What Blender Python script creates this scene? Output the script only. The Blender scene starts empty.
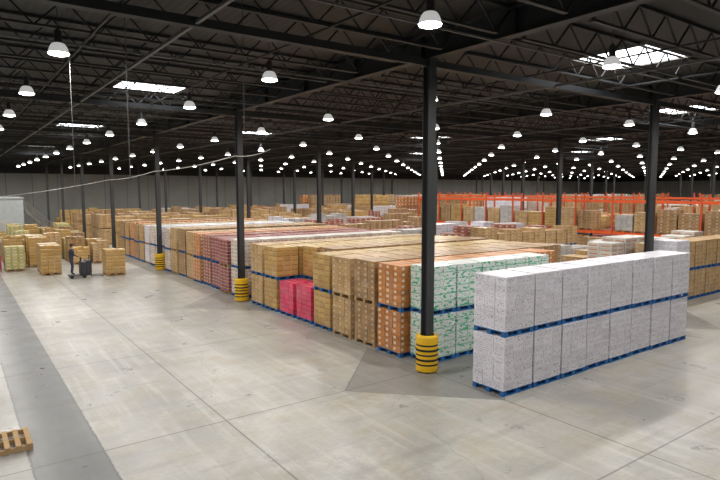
import bpy, math, random
import numpy as np
from mathutils import Vector, Matrix
random.seed(7)
scene = bpy.context.scene
COL = scene.collection
try:
    scene.view_settings.view_transform = 'Standard'
except Exception as e: print(e)

# ------------------------------------------------------------------ nodes
class NT:
    def __init__(s, name):
        s.m = bpy.data.materials.new(name); s.m.use_nodes = True
        s.t = s.m.node_tree; s.t.nodes.clear()
        s.out = s.t.nodes.new('ShaderNodeOutputMaterial')
        s.b = s.t.nodes.new('ShaderNodeBsdfPrincipled')
        s.t.links.new(s.b.outputs[0], s.out.inputs[0])
    def n(s, typ, **kw):
        nd = s.t.nodes.new(typ)
        for k, v in kw.items(): setattr(nd, k, v)
        return nd
    def put(s, sock, v):
        if isinstance(v, bpy.types.NodeSocket): s.t.links.new(v, sock)
        elif v is not None: sock.default_value = v
    def math(s, op, a, b=None, c=None, clamp=False):
        nd = s.n('ShaderNodeMath', operation=op, use_clamp=clamp)
        s.put(nd.inputs[0], a)
        if b is not None: s.put(nd.inputs[1], b)
        if c is not None: s.put(nd.inputs[2], c)
        return nd.outputs[0]
    def mix(s, f, a, b, bt='MIX'):
        nd = s.n('ShaderNodeMixRGB', blend_type=bt)
        s.put(nd.inputs[0], f)
        s.put(nd.inputs[1], a if isinstance(a, bpy.types.NodeSocket) else (*a[:3], 1))
        s.put(nd.inputs[2], b if isinstance(b, bpy.types.NodeSocket) else (*b[:3], 1))
        return nd.outputs[0]
    def noise(s, vec, scale, detail=3, rough=.5):
        nd = s.n('ShaderNodeTexNoise'); s.put(nd.inputs['Vector'], vec)
        nd.inputs['Scale'].default_value = scale; nd.inputs['Detail'].default_value = detail
        nd.inputs['Roughness'].default_value = rough
        return nd.outputs['Fac']
    def ramp(s, v, lo, hi):
        nd = s.n('ShaderNodeMapRange'); s.put(nd.inputs[0], v)
        nd.inputs[1].default_value = lo; nd.inputs[2].default_value = hi
        return nd.outputs[0]
    def pos(s):
        return s.n('ShaderNodeNewGeometry').outputs['Position']
    def bump(s, h, strength=.3, dist=.02):
        nd = s.n('ShaderNodeBump'); nd.inputs['Strength'].default_value = strength
        nd.inputs['Distance'].default_value = dist
        s.put(nd.inputs['Height'], h); s.put(s.b.inputs['Normal'], nd.outputs[0])
    def sep(s, v):
        nd = s.n('ShaderNodeSeparateXYZ'); s.put(nd.inputs[0], v); return nd.outputs
    def comb(s, x, y, z=0.0):
        nd = s.n('ShaderNodeCombineXYZ'); s.put(nd.inputs[0], x); s.put(nd.inputs[1], y); s.put(nd.inputs[2], z)
        return nd.outputs[0]

def simple(name, col, rough=.5, metal=0, var=.15, nscale=3, emit=None, es=0):
    N = NT(name)
    f = N.noise(N.pos(), nscale, 4)
    c = N.mix(f, tuple(x*(1-var) for x in col), tuple(min(1, x*(1+var)) for x in col))
    N.put(N.b.inputs['Base Color'], c)
    N.b.inputs['Roughness'].default_value = rough
    N.b.inputs['Metallic'].default_value = metal
    if emit:
        N.b.inputs['Emission Color'].default_value = (*emit, 1)
        N.b.inputs['Emission Strength'].default_value = es
    return N.m

def carton_mat(name, base, ink, label, rect=None, text=.5, blob=None, tape=None, rough=.38, var=.18, tscale=(9, 5)):
    """box print: label rectangle, ink text, optional blobs, top tape"""
    N = NT(name)
    uv = N.n('ShaderNodeUVMap').outputs[0]
    o = N.sep(uv); u, v = o[0], o[1]
    at = N.n('ShaderNodeAttribute', attribute_name='rnd').outputs['Fac']
    side = N.n('ShaderNodeAttribute', attribute_name='side').outputs['Fac']
    off = N.math('MULTIPLY', at, 37.0)
    c = N.mix(at, tuple(x*(1-var) for x in base), tuple(min(1, x*(1+var)) for x in base))
    if blob:
        bc, lo, hi, sc = blob
        vec = N.comb(N.math('MULTIPLY', u, 1.6), N.math('MULTIPLY', v, 1.3), off)
        f = N.ramp(N.noise(vec, sc, 2), lo, hi)
        f = N.math('MULTIPLY', f, side)
        c = N.mix(f, c, bc)
    if rect:
        cu, cv, hw, hh = rect
        a = N.math('LESS_THAN', N.math('ABSOLUTE', N.math('SUBTRACT', u, cu)), hw)
        b = N.math('LESS_THAN', N.math('ABSOLUTE', N.math('SUBTRACT', v, cv)), hh)
        k = N.math('MULTIPLY', N.math('MULTIPLY', a, b), side)
        c = N.mix(k, c, label)
    if text > 0:
        vec = N.comb(N.math('MULTIPLY', u, tscale[0]), N.math('MULTIPLY', v, tscale[1]), off)
        t = N.ramp(N.noise(vec, 1.3, 2, .6), .52, .58)
        a = N.math('LESS_THAN', N.math('ABSOLUTE', N.math('SUBTRACT', u, .5)), .42)
        b = N.math('LESS_THAN', N.math('ABSOLUTE', N.math('SUBTRACT', v, .5)), .34)
        t = N.math('MULTIPLY', N.math('MULTIPLY', t, text), N.math('MULTIPLY', a, b))
        t = N.math('MULTIPLY', t, side)
        c = N.mix(t, c, ink)
    if tape:
        a = N.math('LESS_THAN', N.math('ABSOLUTE', N.math('SUBTRACT', u, .5)), .07)
        k = N.math('MULTIPLY', a, N.math('SUBTRACT', 1.0, side))
        c = N.mix(k, c, tape)
    p = N.pos()
    fz = N.ramp(N.noise(p, 2.2, 3), .45, .75)
    c = N.mix(N.math('MULTIPLY', fz, .10), c, (.8, .8, .8))
    N.put(N.b.inputs['Base Color'], c)
    N.b.inputs['Roughness'].default_value = rough
    N.bump(N.noise(p, 9, 2), .12, .01)
    return N.m

M = {}
M['white'] = carton_mat('white_case_print', (.75, .73, .79), (.22, .21, .28), (.5, .5, .55), None, .74, None, None, .3, .07, (8, 4))
M['white2'] = carton_mat('white_carton', (.66, .63, .58), (.4, .2, .12), (.6, .25, .10), (.5, .25, .35, .14), .6)
M['green'] = carton_mat('green_print_case', (.76, .79, .76), (.03, .30, .14), (.04, .42, .20), (.5, .12, .46, .05), .35,
                        ((.04, .44, .21), .56, .60, 2.2), None, .3, .06)
M['orange'] = carton_mat('orange_carton', (.55, .215, .055), (.30, .08, .02), (.80, .70, .58), (.28, .55, .15, .24), .6, None, (.58, .38, .20))
M['kraft'] = carton_mat('kraft_carton', (.37, .215, .09), (.12, .06, .025), (.60, .47, .32), (.7, .4, .15, .2), .6, None, (.46, .32, .18))
M['tan'] = carton_mat('tan_carton', (.50, .32, .14), (.25, .11, .04), (.70, .58, .42), (.3, .35, .14, .16), .6, None, (.56, .42, .24))
M['yellow'] = carton_mat('yellow_tan_carton', (.52, .35, .12), (.32, .15, .04), (.42, .16, .05), (.5, .2, .4, .12), .6, None, (.58, .45, .24))
M['maroon'] = carton_mat('maroon_carton', (.25, .035, .038), (.6, .42, .36), (.62, .5, .45), (.5, .82, .45, .09), .45, None, (.38, .18, .14))
M['maroon2'] = carton_mat('brick_carton', (.31, .09, .06), (.55, .4, .3), (.66, .52, .42), (.3, .5, .2, .22), .45, None, (.45, .26, .18))
M['pink'] = carton_mat('pink_wrap_carton', (.66, .035, .11), (.85, .4, .45), (.8, .5, .5), None, .2, None, (.75, .25, .28), .25)
M['olive'] = carton_mat('olive_carton', (.50, .43, .15), (.2, .2, .05), (.7, .68, .5), (.5, .5, .3, .2), .5, None, (.6, .52, .28))
M['grey'] = carton_mat('grey_carton', (.48, .46, .44), (.2, .2, .22), (.6, .6, .6), (.6, .5, .2, .2), .5)
M['blue'] = simple('blue_pallet_paint', (.015, .13, .38), .6)
M['wood'] = simple('pallet_wood', (.42, .27, .13), .8, 0, .3, 6)
M['steel_dark'] = simple('column_dark_paint', (.040, .041, .043), .5, 0, .25, 2)
M['joist'] = simple('joist_primer', (.021, .024, .026), .6, 0, .25, 1)
M['orange_steel'] = simple('rack_orange_paint', (.92, .12, .02), .5)
M['rack_post'] = simple('rack_post_paint', (.62, .10, .03), .55)
M['guard_yellow'] = simple('guard_yellow_plastic', (.85, .50, .01), .4, 0, .08)
M['black'] = simple('black_rubber', (.015, .015, .015), .6)
M['cable'] = simple('pale_cable', (.6, .6, .56), .6)
M['wire'] = simple('dark_wire', (.10, .10, .10), .6)
M['alu'] = simple('lamp_housing', (.10, .10, .10), .4, .4)
M['bell'] = simple('prismatic_reflector', (.7, .7, .7), .3, 0, .05, 3, (1, .99, .97), .4)
M['lens'] = simple('lamp_lens', (.9, .9, .9), .3, 0, .02, 3, (1, .99, .96), 18)
M['sky'] = simple('skylight_panel', (.9, .9, .9), .4, 0, .02, 3, (.94, .97, 1), 6)
M['booth'] = simple('booth_panel', (.42, .45, .46), .6)
M['glass'] = simple('booth_glass', (.04, .05, .06), .12)
M['galv'] = simple('galvanised_steel', (.22, .21, .19), .5, .3)
M['pipe'] = simple('grey_conduit', (.12, .125, .13), .5)

# ------------------------------------------------------------------ mesh builder
class B:
    def __init__(s): s.c = []; s.s = []; s.m = []; s.r = []; s.mats = []
    def mi(s, k):
        if k not in s.mats: s.mats.append(k)
        return s.mats.index(k)
    def add(s, c, d, mat, rnd=None):
        s.c.append(c); s.s.append(d); s.m.append(s.mi(mat)); s.r.append(random.random() if rnd is None else rnd)
    def rng(s, x0, x1, y0, y1, z0, z1, mat):
        s.add(((x0+x1)/2, (y0+y1)/2, (z0+z1)/2), (x1-x0, y1-y0, z1-z0), mat)
    def finish(s, name, extra=None):
        C = np.array(s.c, float); S = np.array(s.s, float)/2; n = len(C)
        k = np.array([(-1,-1,-1),(1,-1,-1),(1,1,-1),(-1,1,-1),(-1,-1,1),(1,-1,1),(1,1,1),(-1,1,1)], float)
        V = (C[:, None, :] + k[None]*S[:, None, :]).reshape(-1, 3)
        F0 = np.array([(0,1,5,4),(1,2,6,5),(2,3,7,6),(3,0,4,7),(4,5,6,7),(3,2,1,0)])
        F = (F0[None] + (np.arange(n)*8)[:, None, None]).reshape(-1, 4)
        me = bpy.data.meshes.new(name)
        me.vertices.add(len(V)); me.vertices.foreach_set('co', V.ravel())
        me.loops.add(F.size); me.loops.foreach_set('vertex_index', F.ravel().astype(np.int32))
        me.polygons.add(len(F))
        me.polygons.foreach_set('loop_start', (np.arange(len(F))*4).astype(np.int32))
        me.polygons.foreach_set('material_index', np.repeat(np.array(s.m, np.int32), 6))
        me.polygons.foreach_set('use_smooth', np.zeros(len(F), bool))
        me.update(calc_edges=True)
        uvl = me.uv_layers.new(name='UVMap')
        uv = np.tile(np.array([0,0,1,0,1,1,0,1], np.float32), len(F)); uvl.data.foreach_set('uv', uv)
        a = me.attributes.new('rnd', 'FLOAT', 'FACE'); a.data.foreach_set('value', np.repeat(np.array(s.r, np.float32), 6))
        a = me.attributes.new('side', 'FLOAT', 'FACE'); a.data.foreach_set('value', np.tile(np.array([1,1,1,1,0,0], np.float32), n))
        for q in s.mats: me.materials.append(M[q])
        me.validate()
        ob = bpy.data.objects.new(name, me); COL.objects.link(ob)
        return ob

def pallet(b, x, y, z, dx, dy, mat):
    for i in range(3):
        for j in range(3):
            b.add((x+(.07+(dx-.14)*i/2), y+(.06+(dy-.12)*j/2), z+.068), (.13, .11, .085), mat)
    for j in range(3):
        b.add((x+dx/2, y+.06+(dy-.12)*j/2, z+.013), (dx, .11, .025), mat)
    for i in range(6):
        b.add((x+.06+(dx-.12)*i/5, y+dy/2, z+.122), (.11, dy, .022), mat)

def stack(b, x, y, z, dx, dy, mat, layers, lh, nx, ny, pm='blue', ragged=0):
    pallet(b, x, y, z, dx, dy, pm)
    z0 = z+.134
    cx, cy = dx/nx, dy/ny
    for l in range(layers):
        for i in range(nx):
            for j in range(ny):
                if not (i in (0, nx-1) or j in (0, ny-1) or l == layers-1): continue
                if l == layers-1 and ragged and random.random() < ragged: continue
                jx, jy = random.uniform(-.006, .006), random.uniform(-.006, .006)
                b.add((x+cx*(i+.5)+jx, y+cy*(j+.5)+jy, z0+lh*(l+.5)), (cx-.012, cy-.012, lh-.006), mat)
    return z0+layers*lh

def row(name, x0, y0, n, W, mat, tiers=2, layers=7, lh=.185, nx=3, ny=3, pitch=1.1, pm='blue', dx=None, first=None, var=0):
    b = B()
    dx = dx or pitch-.07
    for i in range(n):
        z = 0
        m = mat if isinstance(mat, str) else random.choice(mat)
        t = tiers
        if first and i < first[1]: m = first[0]; t = first[2]
        for k in range(t):
            ll = layers - (random.randint(0, var) if (var and k == t-1) else 0)
            z = stack(b, x0+i*pitch, y0+random.uniform(-.03, .03), z, dx, W, m, ll, lh, nx, ny, pm)
    return b.finish(name)

# ------------------------------------------------------------------ pallet rows, main block
row('white_case_pallet_row', 10.6, 8.8, 8, 1.0, 'white', 2, 7, .190, 3, 3, 1.165)
row('green_case_pallet_row', 10.95, 11.78, 5, .86, 'green', 2, 6, .212, 2, 2, 1.1)
spec = [
 (12.74, 'orange', 7, .178, 7), (14.04, 'kraft', 7, .178, 9), (15.34, 'tan', 6, .205, 9), (16.64, 'yellow', 6, .204, 9),
 (17.94, 'kraft', 7, .178, 9), (19.24, 'yellow', 7, .175, 9), (20.54, 'yellow', 6, .2, 9), (21.84, 'tan', 6, .2, 9),
 (24.2, 'white2', 7, .174, 9), (25.5, 'maroon', 7, .168, 9), (26.8, 'maroon', 7, .168, 9), (28.1, 'maroon2', 7, .17, 9),
 (29.4, 'orange', 6, .2, 9), (30.7, 'tan', 6, .2, 9), (32.0, 'kraft', 7, .178, 9), (33.3, 'tan', 7, .178, 9), (34.6, 'white2', 7, .172, 9),
 (36.5, 'white', 7, .172, 9), (37.8, 'white2', 7, .172, 9), (39.1, 'white', 6, .195, 9), (40.4, 'tan', 7, .17, 9),
 (41.7, 'kraft', 7, .16, 9), (43.0, 'orange', 7, .17, 9), (44.3, 'tan', 7, .165, 9), (45.6, 'kraft', 7, .17, 9)]
for (y, m, L, lh, n) in spec:
    first = ('pink', 1, 1) if y in (17.94, 19.24) else None
    row('carton_pallet_row', 10.6 + random.uniform(0, .15), y, n, 1.1, m, 2, L, lh, 3, 3, 1.08, 'blue' if random.random() < .7 else 'wood', first=first)

# further blocks
pal = ['kraft', 'tan', 'kraft', 'tan', 'yellow', 'maroon', 'maroon2', 'orange', 'white2', 'kraft', 'grey', 'white']
def vis(x, y): return x > .06*y-4 and y > .38*x-4
row('carton_pallet_row', 24.4, 12.0, 8, 1.1, 'tan', 2, 6, .2, 3, 3, 1.1)
y = 13.5; i = 0
while y < 86:
    if i % 6 != 5:
        for (x0, n) in ((23.2, 9), (39.9, 5)):
            if not vis(x0+8, y): continue
            if random.random() < .15: continue
            m = random.choice(pal)
            if y < 22 and x0 < 30: m = ['white2', 'tan', 'kraft', 'grey', 'tan', 'kraft', 'tan'][i % 7]
            L = random.choice([5, 6, 7, 7])
            row('carton_pallet_row', x0+random.choice([0, 0, 1.1]), y, n-1, 1.15, m, 2 if random.random() < .85 else 1, L, .185, 2, 2, 1.1, random.choice(['blue', 'wood']), var=2)
        if y > 50 and random.random() < .6:
            row('carton_pallet_row', 11.2, y, 9, 1.15, random.choice(['kraft', 'tan', 'kraft', 'yellow']), random.choice([1, 2, 2]), 6, .2, 2, 2, 1.1, 'wood', var=1)
        if y > 41 and random.random() < .5:
            row('carton_pallet_row', 35.0, y, 3, 1.15, random.choice(['kraft', 'tan', 'kraft', 'yellow']), random.choice([1, 2]), 6, .2, 2, 2, 1.1, 'wood')
    y += 1.36; i += 1
row('white_case_pallet_row', 22.6, 10.5, 1, 1.0, 'white', 2, 7, .197, 3, 3, 1.12)
# distant bulk storage
for (x0, n) in ((47.2, 5), (59, 8), (71, 8), (83, 8), (95, 7), (107, 7), (119, 8)):
    y = max(13.6, .38*x0-2); k = 0
    while y < 86:
        b = B()
        for j in range(3):
            if y+1.3 > 86: break
            m = random.choice(pal)
            tt = random.choice([1, 2, 2, 2, 3])
            for q in range(n):
                z = 0
                for t in range(tt): z = stack(b, x0+q*1.15, y, z, 1.1, 1.2, m, 3, .42, 2, 2, 'wood')
            y += 1.3
        if b.c: b.finish('bulk_carton_storage_block')
        y += 2.4

# staging area left
def single(name, x, y, m, layers, lh, tiers=1, pm='wood', nx=3, ny=3, ragged=0, dx=1.05, dy=1.15):
    b = B(); z = 0
    for k in range(tiers): z = stack(b, x, y, z, dx, dy, m, layers, lh, nx, ny, pm, ragged if k == tiers-1 else 0)
    return b.finish(name)
single('carton_pallet', 7.15, 35.1, 'yellow', 7, .2, 1, ragged=.2)
single('carton_pallet', 4.1, 37.4, 'yellow', 8, .2, 1, ragged=.2)
single('carton_pallet', 4.15, 38.9, 'tan', 8, .2)
single('carton_pallet', 2.5, 40.4, 'olive', 7, .2)
single('carton_pallet', 1.3, 41.0, 'pink', 4, .2)
single('carton_pallet', 1.2, 42.4, 'olive', 6, .2)
yy = 42.0
while yy < 61:
    xx = 2.7
    while xx < 8.6:
        if random.random() < .85:
            single('carton_pallet', xx, yy+random.uniform(-.15, .15), random.choice(['yellow', 'tan', 'olive', 'kraft', 'yellow']), random.choice([5, 6, 7, 8, 9]), .2, 1, nx=3, ny=3, ragged=.2)
        xx += 1.25
    yy += 1.75

# loose pallet bottom left
b = B()
for j in range(3): b.rng(-.15, 1.05, 12.25+j*.45, 12.295+j*.45, .02, .115, 'wood')
for i in range(7): b.rng(-.15+i*.184, -.15+i*.184+.09, 12.25, 13.2, .117, .137, 'wood')
for i in (0, 3, 6): b.rng(-.15+i*.184, -.05+i*.184, 12.25, 13.2, 0.0, .018, 'wood')
b.finish('wooden_pallet')

# ------------------------------------------------------------------ structure
SX, SY = 11.75, 12.35
CX = [10.5+SX*i for i in range(-2, 12)]
CY = [11.4+SY*j for j in range(-1, 7)]
def seg_mesh(name, segs, mat):
    V = []; F = []
    for p0, p1, w, h in segs:
        p0 = Vector(p0); p1 = Vector(p1); d = (p1-p0).normalized()
        up = Vector((0, 0, 1)) if abs(d.z) < .95 else Vector((0, 1, 0))
        sx = d.cross(up).normalized()*w/2; sz = sx.cross(d).normalized()*h/2
        k = len(V)
        for p in (p0, p1):
            for a, c in ((-1,-1),(1,-1),(1,1),(-1,1)): V.append(p+sx*a+sz*c)
        F += [(k,k+1,k+2,k+3),(k+7,k+6,k+5,k+4),(k,k+4,k+5,k+1),(k+1,k+5,k+6,k+2),(k+2,k+6,k+7,k+3),(k+3,k+7,k+4,k)]
    me = bpy.data.meshes.new(name); me.from_pydata([tuple(v) for v in V], [], F)
    me.materials.append(M[mat]); me.update()
    ob = bpy.data.objects.new(name, me); COL.objects.link(ob); return ob

def lathe(prof, segs=24):
    V = []; F = []
    for r, z in prof:
        for k in range(segs):
            a = 2*math.pi*k/segs; V.append((r*math.cos(a), r*math.sin(a), z))
    for i in range(len(prof)-1):
        for k in range(segs):
            F.append((i*segs+k, i*segs+(k+1) % segs, (i+1)*segs+(k+1) % segs, (i+1)*segs+k))
    return V, F

CT = 8.45
def column(x, y, guard):
    b = B()
    b.rng(-.125, .125, -.125, -.11, 0.02, CT, 'steel_dark'); b.rng(-.125, .125, .11, .125, 0.02, CT, 'steel_dark')
    b.rng(-.008, .008, -.11, .11, 0.02, CT, 'steel_dark')
    b.rng(-.18, .18, -.18, .18, 0, .02, 'steel_dark'); b.rng(-.17, .17, -.17, .17, CT-.015, CT, 'steel_dark')
    ob = b.finish('steel_column'); ob.location = (x, y, 0)
    if guard:
        prof = [(.20, .02), (.29, .02), (.31, .05), (.31, .20), (.285, .225), (.31, .25), (.31, .47), (.285, .495), (.31, .52), (.31, .74), (.285, .765), (.31, .79), (.31, .98), (.29, 1.02), (.20, 1.03), (.20, .02)]
        V, F = lathe(prof, 16)
        me = bpy.data.meshes.new('column_guard'); me.from_pydata(V, [], F)
        me.materials.append(M['guard_yellow']); me.materials.append(M['black'])
        for p in me.polygons:
            z = p.center.z
            if any(abs(z-q) < .03 for q in (.225, .495, .765)): p.material_index = 1
        me.update()
        g = bpy.data.objects.new('column_guard', me); COL.objects.link(g); g.location = (x, y, 0)
        for q in (.36, .63):
            V, F = lathe([(.311, q-.03), (.318, q-.03), (.318, q+.03), (.311, q+.03)], 16)
            m2 = bpy.data.meshes.new('strap'); m2.from_pydata(V, [], F); m2.materials.append(M['black'])
            s_ = bpy.data.objects.new('strap', m2); COL.objects.link(s_); s_.parent = g
for x in CX:
    for y in CY:
        if x > 120 or not (x > .06*y-12 and y > .38*x-12): continue
        if x < 5: continue
        column(x, y, abs(x-10.5) < .1 and y < 40)

# girders
b = B()
G0, G1 = CT, CT+.62
for x in CX:
    b.rng(x-.14, x+.14, -12, 89.8, G0, G0+.025, 'joist'); b.rng(x-.14, x+.14, -12, 89.8, G1-.025, G1, 'joist')
    b.rng(x-.012, x+.012, -12, 89.8, G0+.025, G1-.025, 'joist')
    y = -10
    while y < 60:
        b.rng(x-.13, x+.13, y-.01, y+.01, G0+.025, G1-.025, 'joist'); y += SY/4
b.finish('roof_girders')
# joists
segs = []
sp = SY/7
JT, JB = G1+.04, G1-.58
y = 11.4-SY*1.5; ys = []
while y < 89: ys.append(y); y += sp
for y in ys:
    segs.append(((-13.8, y, JT), (147, y, JT), .12, .07))
    for x in CX:
        if x > 100: continue
        a, c = x+.45, x+SX-.45
        segs.append(((a, y, JB), (c, y, JB), .11, .05))
        if x > 60 or y > 62: continue
        if not vis(x+12, y) and not vis(x, y): continue
        n = 18; st = (c-a)/n
        for k in range(n):
            z0, z1 = (JB, JT) if k % 2 == 0 else (JT, JB)
            segs.append(((a+k*st, y, z0), (a+(k+1)*st, y, z1), .035, .035))
        segs.append(((x, y, JT), (a, y, JB), .035, .035)); segs.append(((x+SX, y, JT), (c, y, JB), .035, .035))
seg_mesh('roof_bar_joists', segs, 'joist')
b = B()
for y in CY: b.rng(-13.8, 147, y-.07, y+.07, CT-.2, CT-.02, 'joist')
b.finish('roof_tie_beams')
segs = []
for x in CX[:9]:
    for q in (4.0, 8.0): segs.append(((x+q, -10, JB-.03), (x+q, 88, JB-.03), .04, .04))
seg_mesh('joist_bridging', segs, 'joist')
segs = []
for x in CX[:10]: segs.append(((x+5.4, -10, JB-.17), (x+5.4, 88, JB-.17), .07, .07))
seg_mesh('sprinkler_pipes', segs, 'pipe')
segs = [((-13.8, y, JB-.09), (90, y, JB-.09), .04, .04) for y in (9.0, 15.0, 21.2, 27.3, 33.5)]
seg_mesh('lighting_conduit', segs, 'pipe')
DECK = JT+.04

# ------------------------------------------------------------------ high bay lamps
LZ = 7.87
prof_bell = [(.08, .20), (.12, .185), (.155, .14), (.185, .07), (.20, 0.0), (.205, -.01)]
prof_top = [(.001, .46), (.065, .46), (.075, .44), (.075, .24), (.09, .22), (.09, .20), (.06, .19)]
prof_lens = [(.205, -.01), (.19, -.035), (.11, -.06), (.001, -.068)]
V = []; F = []; mi = []
for prof, m in ((prof_top, 0), (prof_bell, 1), (prof_lens, 2), ([(.008, DECK-LZ-.02), (.008, .46)], 0), ([(.001, .50), (.03, .50), (.03, .46)], 0)):
    v, f = lathe(prof, 20); k = len(V); V += v; F += [tuple(i+k for i in q) for q in f]; mi += [m]*len(f)
lm = bpy.data.meshes.new('high_bay_lamp'); lm.from_pydata(V, [], F)
for q in ('alu', 'bell', 'lens'): lm.materials.append(M[q])
for p, m in zip(lm.polygons, mi): p.material_index = m; p.use_smooth = True
lm.update()
LD = bpy.data.lights.new('high_bay_light', 'AREA'); LD.shape = 'DISK'; LD.size = .38; LD.energy = 142; LD.color = (1, .972, .925)
nl = 0
LX = [-3.9, 2.0, 6.9, 12.6, 18.5] + [24.4+5.95*i for i in range(18)]
for x in LX:
    for j in range(-1, 13):
        y = 7.5+6.1*j
        if not (x > .06*y-9 and y > .38*x-10) or y > 88 or x > 130: continue
        o = bpy.data.objects.new('high_bay_lamp', lm); COL.objects.link(o); o.location = (x, y, LZ)
        l = bpy.data.objects.new('light', LD); COL.objects.link(l); l.parent = o; l.location = (0, 0, -.08); nl += 1
print('lamps', nl)

# ------------------------------------------------------------------ shell
def slab(name, x0, x1, y0, y1, z0, z1, mat):
    b = B(); M['_t'] = mat; b.rng(x0, x1, y0, y1, z0, z1, '_t'); return b.finish(name)
N = NT('worn_concrete_floor'); p = N.pos(); o = N.sep(p); X, Y = o[0], o[1]
n1 = N.noise(p, .22, 5, .6); n2 = N.noise(p, .9, 6, .68); n3 = N.noise(p, 9, 4, .6)
c = N.mix(N.ramp(n1, .38, .62), (.315, .305, .285), (.46, .44, .395))
c = N.mix(N.math('MULTIPLY', N.ramp(n2, .48, .64), .42), c, (.38, .305, .19))
c = N.mix(N.math('MULTIPLY', N.ramp(N.noise(p, .55, 7, .72), .52, .64), .4), c, (.60, .58, .54))
c = N.mix(N.math('MULTIPLY', N.ramp(n3, .45, .8), .3), c, (.22, .21, .20))
sx = N.math('FLOOR', N.math('DIVIDE', N.math('SUBTRACT', X, 10.5), SX/2)); sy = N.math('FLOOR', N.math('DIVIDE', N.math('SUBTRACT', Y, 11.4), SY/2))
wn = N.n('ShaderNodeTexWhiteNoise'); N.put(wn.inputs['Vector'], N.comb(sx, sy, 0.0))
c = N.mix(N.math('MULTIPLY', wn.outputs['Value'], .28), c, (.27, .26, .24))
sv = N.comb(N.math('MULTIPLY', X, 4.0), N.math('MULTIPLY', Y, .25), 0.0)
c = N.mix(N.math('MULTIPLY', N.ramp(N.noise(sv, 1, 4, .6), .52, .70), .4), c, (.60, .58, .54))
sv = N.comb(N.math('MULTIPLY', X, .3), N.math('MULTIPLY', Y, 3.0), 4.0)
c = N.mix(N.math('MULTIPLY', N.ramp(N.noise(sv, 1, 4, .6), .54, .70), .4), c, (.23, .22, .205))
vn = N.n('ShaderNodeTexVoronoi', feature='DISTANCE_TO_EDGE'); vn.inputs['Scale'].default_value = .13
wp = N.n('ShaderNodeVectorMath', operation='ADD'); N.put(wp.inputs[0], p)
nv = N.n('ShaderNodeTexNoise'); N.put(nv.inputs['Vector'], p); nv.inputs['Scale'].default_value = .8; nv.inputs['Detail'].default_value = 5
N.put(wp.inputs[1], nv.outputs['Color']); N.put(vn.inputs['Vector'], wp.outputs[0])
c = N.mix(N.math('MULTIPLY', N.math('LESS_THAN', vn.outputs['Distance'], .0018), .22), c, (.1, .1, .09))
wob = N.math('MULTIPLY', N.math('SUBTRACT', n3, .5), .08)
Xw = N.math('ADD', X, wob)
st = N.math('MULTIPLY', N.math('GREATER_THAN', Xw, .95), N.math('LESS_THAN', Xw, 2.15))
c = N.mix(N.math('MULTIPLY', st, .80), c, (.110, .112, .118))
lf = N.math('LESS_THAN', Xw, .95)
c = N.mix(N.math('MULTIPLY', lf, .4), c, (.17, .165, .155))
dx_ = N.math('SUBTRACT', N.math('FLOORED_MODULO', N.math('ADD', X, -10.5+SX/2), SX), SX/2)
dy_ = N.math('SUBTRACT', N.math('FLOORED_MODULO', N.math('ADD', Y, -11.4+SY/2), SY), SY/2)
dd = N.math('ADD', N.math('ABSOLUTE', dx_), N.math('ABSOLUTE', dy_))
dd = N.math('ADD', dd, N.math('MULTIPLY', N.math('LESS_THAN', X, 5.0), 50.0))
c = N.mix(N.math('MULTIPLY', N.math('LESS_THAN', dd, 2.75), .62), c, (.17, .165, .16))
def joint(v, off, per, w):
    d = N.math('SUBTRACT', N.math('FLOORED_MODULO', N.math('ADD', v, -off+per/2), per), per/2)
    return N.math('LESS_THAN', N.math('ABSOLUTE', d), w)
j = N.math('MAXIMUM', joint(X, 10.5, SX/2, .020), joint(Y, 11.4, SY/2, .020))
j = N.math('MAXIMUM', j, N.math('LESS_THAN', N.math('ABSOLUTE', N.math('SUBTRACT', dd, 2.75)), .02))
j = N.math('MAXIMUM', j, N.math('LESS_THAN', N.math('ABSOLUTE', N.math('SUBTRACT', Xw, .95)), .02))
j = N.math('MAXIMUM', j, N.math('LESS_THAN', N.math('ABSOLUTE', N.math('SUBTRACT', Xw, 2.15)), .02))
c = N.mix(N.math('MULTIPLY', j, .65), c, (.08, .078, .07))
N.put(N.b.inputs['Base Color'], c)
N.put(N.b.inputs['Roughness'], N.math('ADD', N.math('MULTIPLY', n2, .4), .13))
N.bump(n3, .05, .01)
slab('floor', -14, 148, -12, 90, -.3, 0, N.m)
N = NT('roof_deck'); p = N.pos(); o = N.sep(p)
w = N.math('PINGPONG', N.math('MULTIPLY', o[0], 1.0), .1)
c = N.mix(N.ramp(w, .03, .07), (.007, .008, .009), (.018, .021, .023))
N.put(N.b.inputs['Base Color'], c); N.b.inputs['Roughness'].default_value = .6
slab('ceiling', -14, 148, -12, 90, DECK, DECK+.2, N.m)
N = NT('concrete_panel_wall'); p = N.pos(); o = N.sep(p)
c = N.mix(N.noise(p, .5, 5), (.21, .21, .195), (.32, .318, .295))
hx = N.math('LESS_THAN', N.math('FLOORED_MODULO', N.math('ADD', o[0], o[1]), 3.1), .08)
c = N.mix(N.math('MULTIPLY', hx, .7), c, (.05, .05, .05))
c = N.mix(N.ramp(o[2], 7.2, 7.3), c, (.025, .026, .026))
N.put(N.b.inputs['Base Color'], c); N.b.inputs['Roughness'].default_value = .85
WM = N.m
TOPZ = DECK+.2
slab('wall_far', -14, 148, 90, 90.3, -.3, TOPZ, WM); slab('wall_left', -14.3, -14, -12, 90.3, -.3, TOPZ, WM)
slab('wall_right', 148, 148.3, -12, 90.3, -.3, TOPZ, WM); slab('wall_back', -14, 148, -12.3, -12, -.3, TOPZ, WM)

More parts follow.
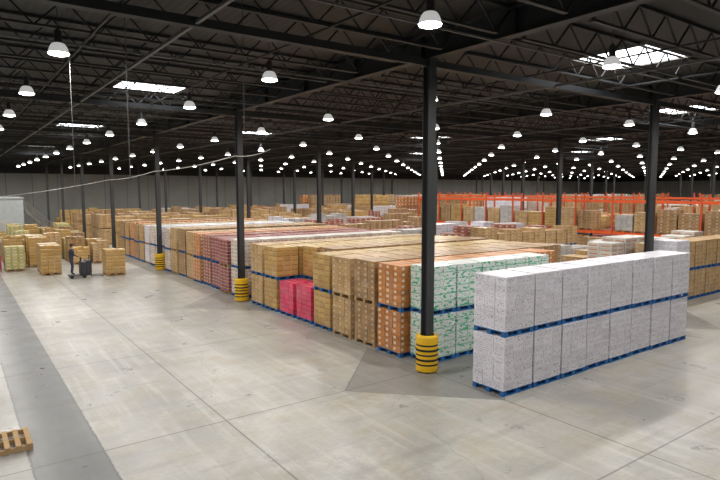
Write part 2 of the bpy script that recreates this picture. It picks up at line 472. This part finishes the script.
for k, (x, y) in enumerate(((17.3, 9.7), (6.7, 23.4), (6.9, 40), (30.6, 14.2), (18, 38), (30.5, 33), (7, 60), (43, 26), (43, 48), (55, 36))):
    b = B(); z1 = DECK-.003; b.rng(x-1.25, x+1.25, y-1.15, y+1.15, DECK-.05, z1, 'sky')
    b.rng(x-1.32, x-1.25, y-1.15, y+1.15, DECK-.1, z1, 'galv'); b.rng(x+1.25, x+1.32, y-1.15, y+1.15, DECK-.1, z1, 'galv')
    b.rng(x-1.32, x+1.32, y-1.22, y-1.15, DECK-.1, z1, 'galv'); b.rng(x-1.32, x+1.32, y+1.15, y+1.22, DECK-.1, z1, 'galv')
    b.finish('skylight_%d' % (k+1))

# ------------------------------------------------------------------ racks
def rack(x, y0, bays, mats_, zs=(2.15, 4.25)):
    b = B(); L = 2.75
    for i in range(bays+1):
        yy = y0+i*L
        for xx in (x, x+1.05):
            b.rng(xx-.055, xx+.055, yy-.05, yy+.05, 0, 4.75, 'rack_post')
            b.rng(xx-.08, xx+.08, yy-.09, yy+.09, 0, .012, 'rack_post')
        for z in (.3, 1.3, 2.3, 3.3, 4.1): b.rng(x, x+1.05, yy-.015, yy+.015, z, z+.03, 'rack_post')
    for i in range(bays):
        for z in zs:
            for xx in (x, x+1.05): b.rng(xx-.03, xx+.03, y0+i*L+.05, y0+(i+1)*L-.05, z-.085, z+.085, 'orange_steel')
        for q in range(2):
            yy = y0+i*L+.12+q*1.28
            for zb, lmin, lmax in ((0, 6, 8), (zs[0]+.09, 5, 7)):
                if random.random() < .93:
                    stack(b, x+.06, yy, zb, .93, 1.18, random.choice(mats_), random.randint(lmin, lmax), .2, 2, 3, 'wood')
    return b.finish('pallet_rack')
rack(35.6, 12.5, 10, ['kraft', 'tan', 'kraft', 'grey', 'tan', 'yellow'])
rack(53.3, 18, 14, ['kraft', 'tan', 'white2'])

# ------------------------------------------------------------------ booth, stairs
b = B()
b.rng(-3, 5.8, 65, 69, 0, 4.15, 'booth'); b.rng(-3.1, 5.9, 64.9, 69.1, 4.15, 4.3, 'booth')
for i in range(8): b.rng(-2.5+i*1.05, -2.47+i*1.05, 64.97, 65.0, .1, 4.1, 'grey')
b.rng(3.8, 4.8, 64.95, 65, 0.02, 2.1, 'grey'); b.rng(1, 3, 64.95, 65, 1.1, 2.1, 'glass')
b.finish('office_booth')
segs = []
for yy in (65.3, 66.3):
    segs.append(((6.0, yy, 2.9), (8.8, yy, .1), .05, .25))
    segs.append(((6.0, yy, 3.9), (8.8, yy, 1.1), .06, .06)); segs.append(((6.0, yy, 3.4), (8.8, yy, .6), .04, .04))
    for k in range(5):
        t = k/4; segs.append(((6.0+2.8*t, yy, 2.9-2.8*t), (6.0+2.8*t, yy, 3.9-2.8*t), .05, .05))
for k in range(15):
    t = (k+.5)/15; segs.append(((6.0+2.8*t-.12, 65.8, 3.0-2.8*t), (6.0+2.8*t+.12, 65.8, 3.0-2.8*t), .98, .03))
seg_mesh('steel_staircase', segs, 'galv')

# ------------------------------------------------------------------ cables
def cable(name, pts, r, mat):
    cu = bpy.data.curves.new(name, 'CURVE'); cu.dimensions = '3D'; cu.bevel_depth = r; cu.bevel_resolution = 2
    s = cu.splines.new('POLY'); s.points.add(len(pts)-1)
    for q, p_ in zip(s.points, pts): q.co = (*p_, 1)
    cu.materials.append(M[mat]); ob = bpy.data.objects.new(name, cu); COL.objects.link(ob); return ob
def sag(a, c, d, n=10):
    return [tuple(a[k]+(c[k]-a[k])*t/n - (d*4*(t/n)*(1-t/n) if k == 2 else 0) for k in range(3)) for t in range(n)]
P = [(11.3, 22.3, 6.75), (10.3, 23.75, 6.5), (10.3, 36.1, 6.15), (10.3, 48.4, 5.8), (4.0, 66, 4.35)]
pts = []
for a, c in zip(P[:-1], P[1:]): pts += sag(a, c, .12)
pts.append(P[-1]); cable('power_cable', pts, .022, 'cable')
cable('hanging_pull_cord', [(3.2, 13.0, DECK), (3.2, 13.0, 5.2)], .010, 'wire')
cable('hanging_pull_cord', [(5.35, 11.8, DECK), (5.35, 11.8, 6.3)], .010, 'wire')
cable('hanging_pull_cord', [(2.25, 13.9, DECK), (2.25, 13.9, 4.7)], .006, 'wire')

# ------------------------------------------------------------------ rider pallet truck
M['truck'] = simple('truck_dark_paint', (.03, .03, .035), .4)
def bevel(ob, w=.03, s=2):
    m = ob.modifiers.new('b', 'BEVEL'); m.width = w; m.segments = s
root = bpy.data.objects.new('rider_pallet_truck', None); COL.objects.link(root)
def part(nm, rngs, mat, w=.03):
    b = B()
    for r in rngs: b.rng(*r, mat)
    o = b.finish(nm); bevel(o, w); o.parent = root; return o
part('power_unit', [(.50, 1.0, -.38, .38, .12, .95)], 'truck', .08)
part('battery_cover', [(.78, 1.02, -.40, .40, .14, 1.0)], 'truck', .04)
part('load_backrest', [(1.03, 1.07, -.36, -.30, .1, 1.25), (1.03, 1.07, .30, .36, .1, 1.25), (1.03, 1.07, -.36, .36, 1.2, 1.26), (1.03, 1.07, -.36, .36, .8, .84)], 'truck', .008)
part('platform', [(-.10, .50, -.36, .36, .12, .19)], 'truck', .02)
part('forks', [(1.03, 1.75, -.28, -.12, .06, .12), (1.03, 1.75, .12, .28, .06, .12)], 'galv', .01)
part('handle_post', [(.52, .60, -.05, .05, .93, 1.16)], 'truck', .01)
part('handle_bar', [(.52, .56, -.26, .26, 1.17, 1.21)], 'truck', .012)
for (x, y_) in ((.7, -.25), (.7, .25), (1.65, -.2), (1.65, .2), (.05, -.25), (.05, .25)):
    r = .1 if x < 1 else .05
    bm_v, bm_f = lathe([(.001, -.04), (r*.8, -.04), (r, -.03), (r, .03), (r*.8, .04), (.001, .04)], 16)
    me = bpy.data.meshes.new('wheel'); me.from_pydata([(a, c, d) for a, d, c in bm_v], [], bm_f); me.materials.append(M['black'])
    o = bpy.data.objects.new('wheel', me); COL.objects.link(o); o.parent = root; o.location = (x, y_, r)
TX, TY = 5.3, 35.5
root.location = (TX, TY, 0)

# ------------------------------------------------------------------ driver
M['skin'] = simple('skin', (.42, .24, .16), .5, 0, .05)
M['jacket'] = simple('dark_jacket', (.03, .035, .05), .8)
M['jeans'] = simple('dark_jeans', (.035, .045, .075), .85)
M['boots'] = simple('boots', (.02, .015, .012), .5)
M['hair'] = simple('hair', (.015, .012, .01), .7)
M['lip'] = simple('lips', (.30, .10, .08), .5)
def skin_obj(name, pts, edges, radii, sub=2, rootv=0):
    me = bpy.data.meshes.new(name); me.from_pydata(pts, edges, []); ob = bpy.data.objects.new(name, me); COL.objects.link(ob)
    bpy.context.view_layer.objects.active = ob
    ob.modifiers.new('s', 'SKIN')
    if not me.skin_vertices:
        with bpy.context.temp_override(object=ob, active_object=ob): bpy.ops.mesh.customdata_skin_add()
    for i, r in enumerate(radii):
        sv = me.skin_vertices[0].data[i]; sv.radius = r if isinstance(r, tuple) else (r, r); sv.use_root = (i == rootv)
    ss = ob.modifiers.new('u', 'SUBSURF'); ss.levels = sub; ss.render_levels = sub
    dg = bpy.context.evaluated_depsgraph_get(); dg.update()
    m2 = bpy.data.meshes.new_from_object(ob.evaluated_get(dg))
    bpy.data.objects.remove(ob)
    o2 = bpy.data.objects.new(name, m2); COL.objects.link(o2)
    for p_ in m2.polygons: p_.use_smooth = True
    return o2
man = bpy.data.objects.new('truck_driver', None); COL.objects.link(man)
pts = [(0,0,.93),(0,0,1.08),(.02,0,1.25),(.03,0,1.40),(.035,0,1.50),(.05,0,1.57),(.065,0,1.64),(.06,0,1.70)]
rad = [(.15,.12),(.14,.11),(.16,.12),(.15,.10),.055,.062,(.08,.09),(.07,.08)]
ed = [(0,1),(1,2),(2,3),(3,4),(4,5),(5,6),(6,7)]
for s in (-1, 1):
    k = len(pts)
    pts += [(.0,.10*s,.86),(.05,.12*s,.50),(.0,.13*s,.11),(.14,.14*s,.045)]
    rad += [.095,.062,.045,.042]; ed += [(0,k),(k,k+1),(k+1,k+2),(k+2,k+3)]
    k = len(pts)
    pts += [(.03,.19*s,1.42),(.10,.25*s,1.16),(.34,.18*s,1.03),(.40,.17*s,1.02)]
    rad += [.065,.048,.030,.026]; ed += [(3,k),(k,k+1),(k+1,k+2),(k+2,k+3)]
body = skin_obj('body', pts, ed, rad)
for q in ('jacket', 'jeans', 'boots', 'skin'): body.data.materials.append(M[q])
for p_ in body.data.polygons:
    c_ = p_.center
    p_.material_index = 3 if (c_.z > 1.49 or c_.x > .33) else (0 if c_.z > .92 else (1 if c_.z > .12 else 2))
body.parent = man
for s in (-1, 1):
    hp = [(.37,.17*s,1.02),(.43,.17*s,1.02)]; hr = [.024,(.035,.016)]; he = [(0,1)]
    for f_ in range(4):
        oy = (f_-1.5)*.021; k = len(hp); ln = (.95, 1.08, 1.0, .82)[f_]
        hp += [(.45,.17*s+oy,1.027),(.45+.028*ln,.17*s+oy,1.02),(.45+.03*ln,.17*s+oy,.99),(.45+.006,.17*s+oy,.975)]
        hr += [.0095,.009,.0085,.007]; he += [(1,k),(k,k+1),(k+1,k+2),(k+2,k+3)]
    k = len(hp); hp += [(.40,(.17-.035)*s,1.01),(.44,(.17-.05)*s,.99),(.465,(.17-.045)*s,.975)]; hr += [.012,.010,.008]; he += [(0,k),(k,k+1),(k+1,k+2)]
    h = skin_obj('hand', hp, he, hr, 1); h.data.materials.append(M['skin']); h.parent = man
def ell(nm, c, r, mat, cut=None):
    V, F = lathe([(math.sin(math.pi*k/12)+1e-4, -math.cos(math.pi*k/12)) for k in range(13)], 20)
    V = [(c[0]+a*r[0], c[1]+b_*r[1], c[2]+d*r[2]) for a, b_, d in V]
    if cut: F = [f for f in F if cut(sum((Vector(V[i]) for i in f), Vector())/len(f))]
    me = bpy.data.meshes.new(nm); me.from_pydata(V, [], F); me.materials.append(M[mat])
    for p_ in me.polygons: p_.use_smooth = True
    o = bpy.data.objects.new(nm, me); COL.objects.link(o); o.parent = man
ell('hair', (.055, 0, 1.69), (.112, .094, .105), 'hair', lambda v: v.z > 1.70 or v.x < .03 and v.z > 1.6)
ell('nose', (.163, 0, 1.645), (.018, .013, .022), 'skin')
for s in (-1, 1):
    ell('eye', (.142, .032*s, 1.67), (.012, .013, .009), 'hair'); ell('ear', (.05, .088*s, 1.655), (.02, .012, .032), 'skin')
ell('mouth', (.143, 0, 1.605), (.012, .025, .006), 'lip')
man.location = (TX+.08, TY, .19)

# ------------------------------------------------------------------ camera, world
cam = bpy.data.cameras.new('camera'); co = bpy.data.objects.new('camera', cam); COL.objects.link(co)
cam.sensor_width = 36; cam.lens = 28.35; cam.clip_end = 400
co.location = (0, 0, 5); co.rotation_euler = (math.radians(90-5.04), 0, math.radians(-35.77))
scene.camera = co
w = bpy.data.worlds.new('world'); scene.world = w; w.use_nodes = True
w.node_tree.nodes['Background'].inputs[0].default_value = (.8, .9, 1, 1); w.node_tree.nodes['Background'].inputs[1].default_value = .3
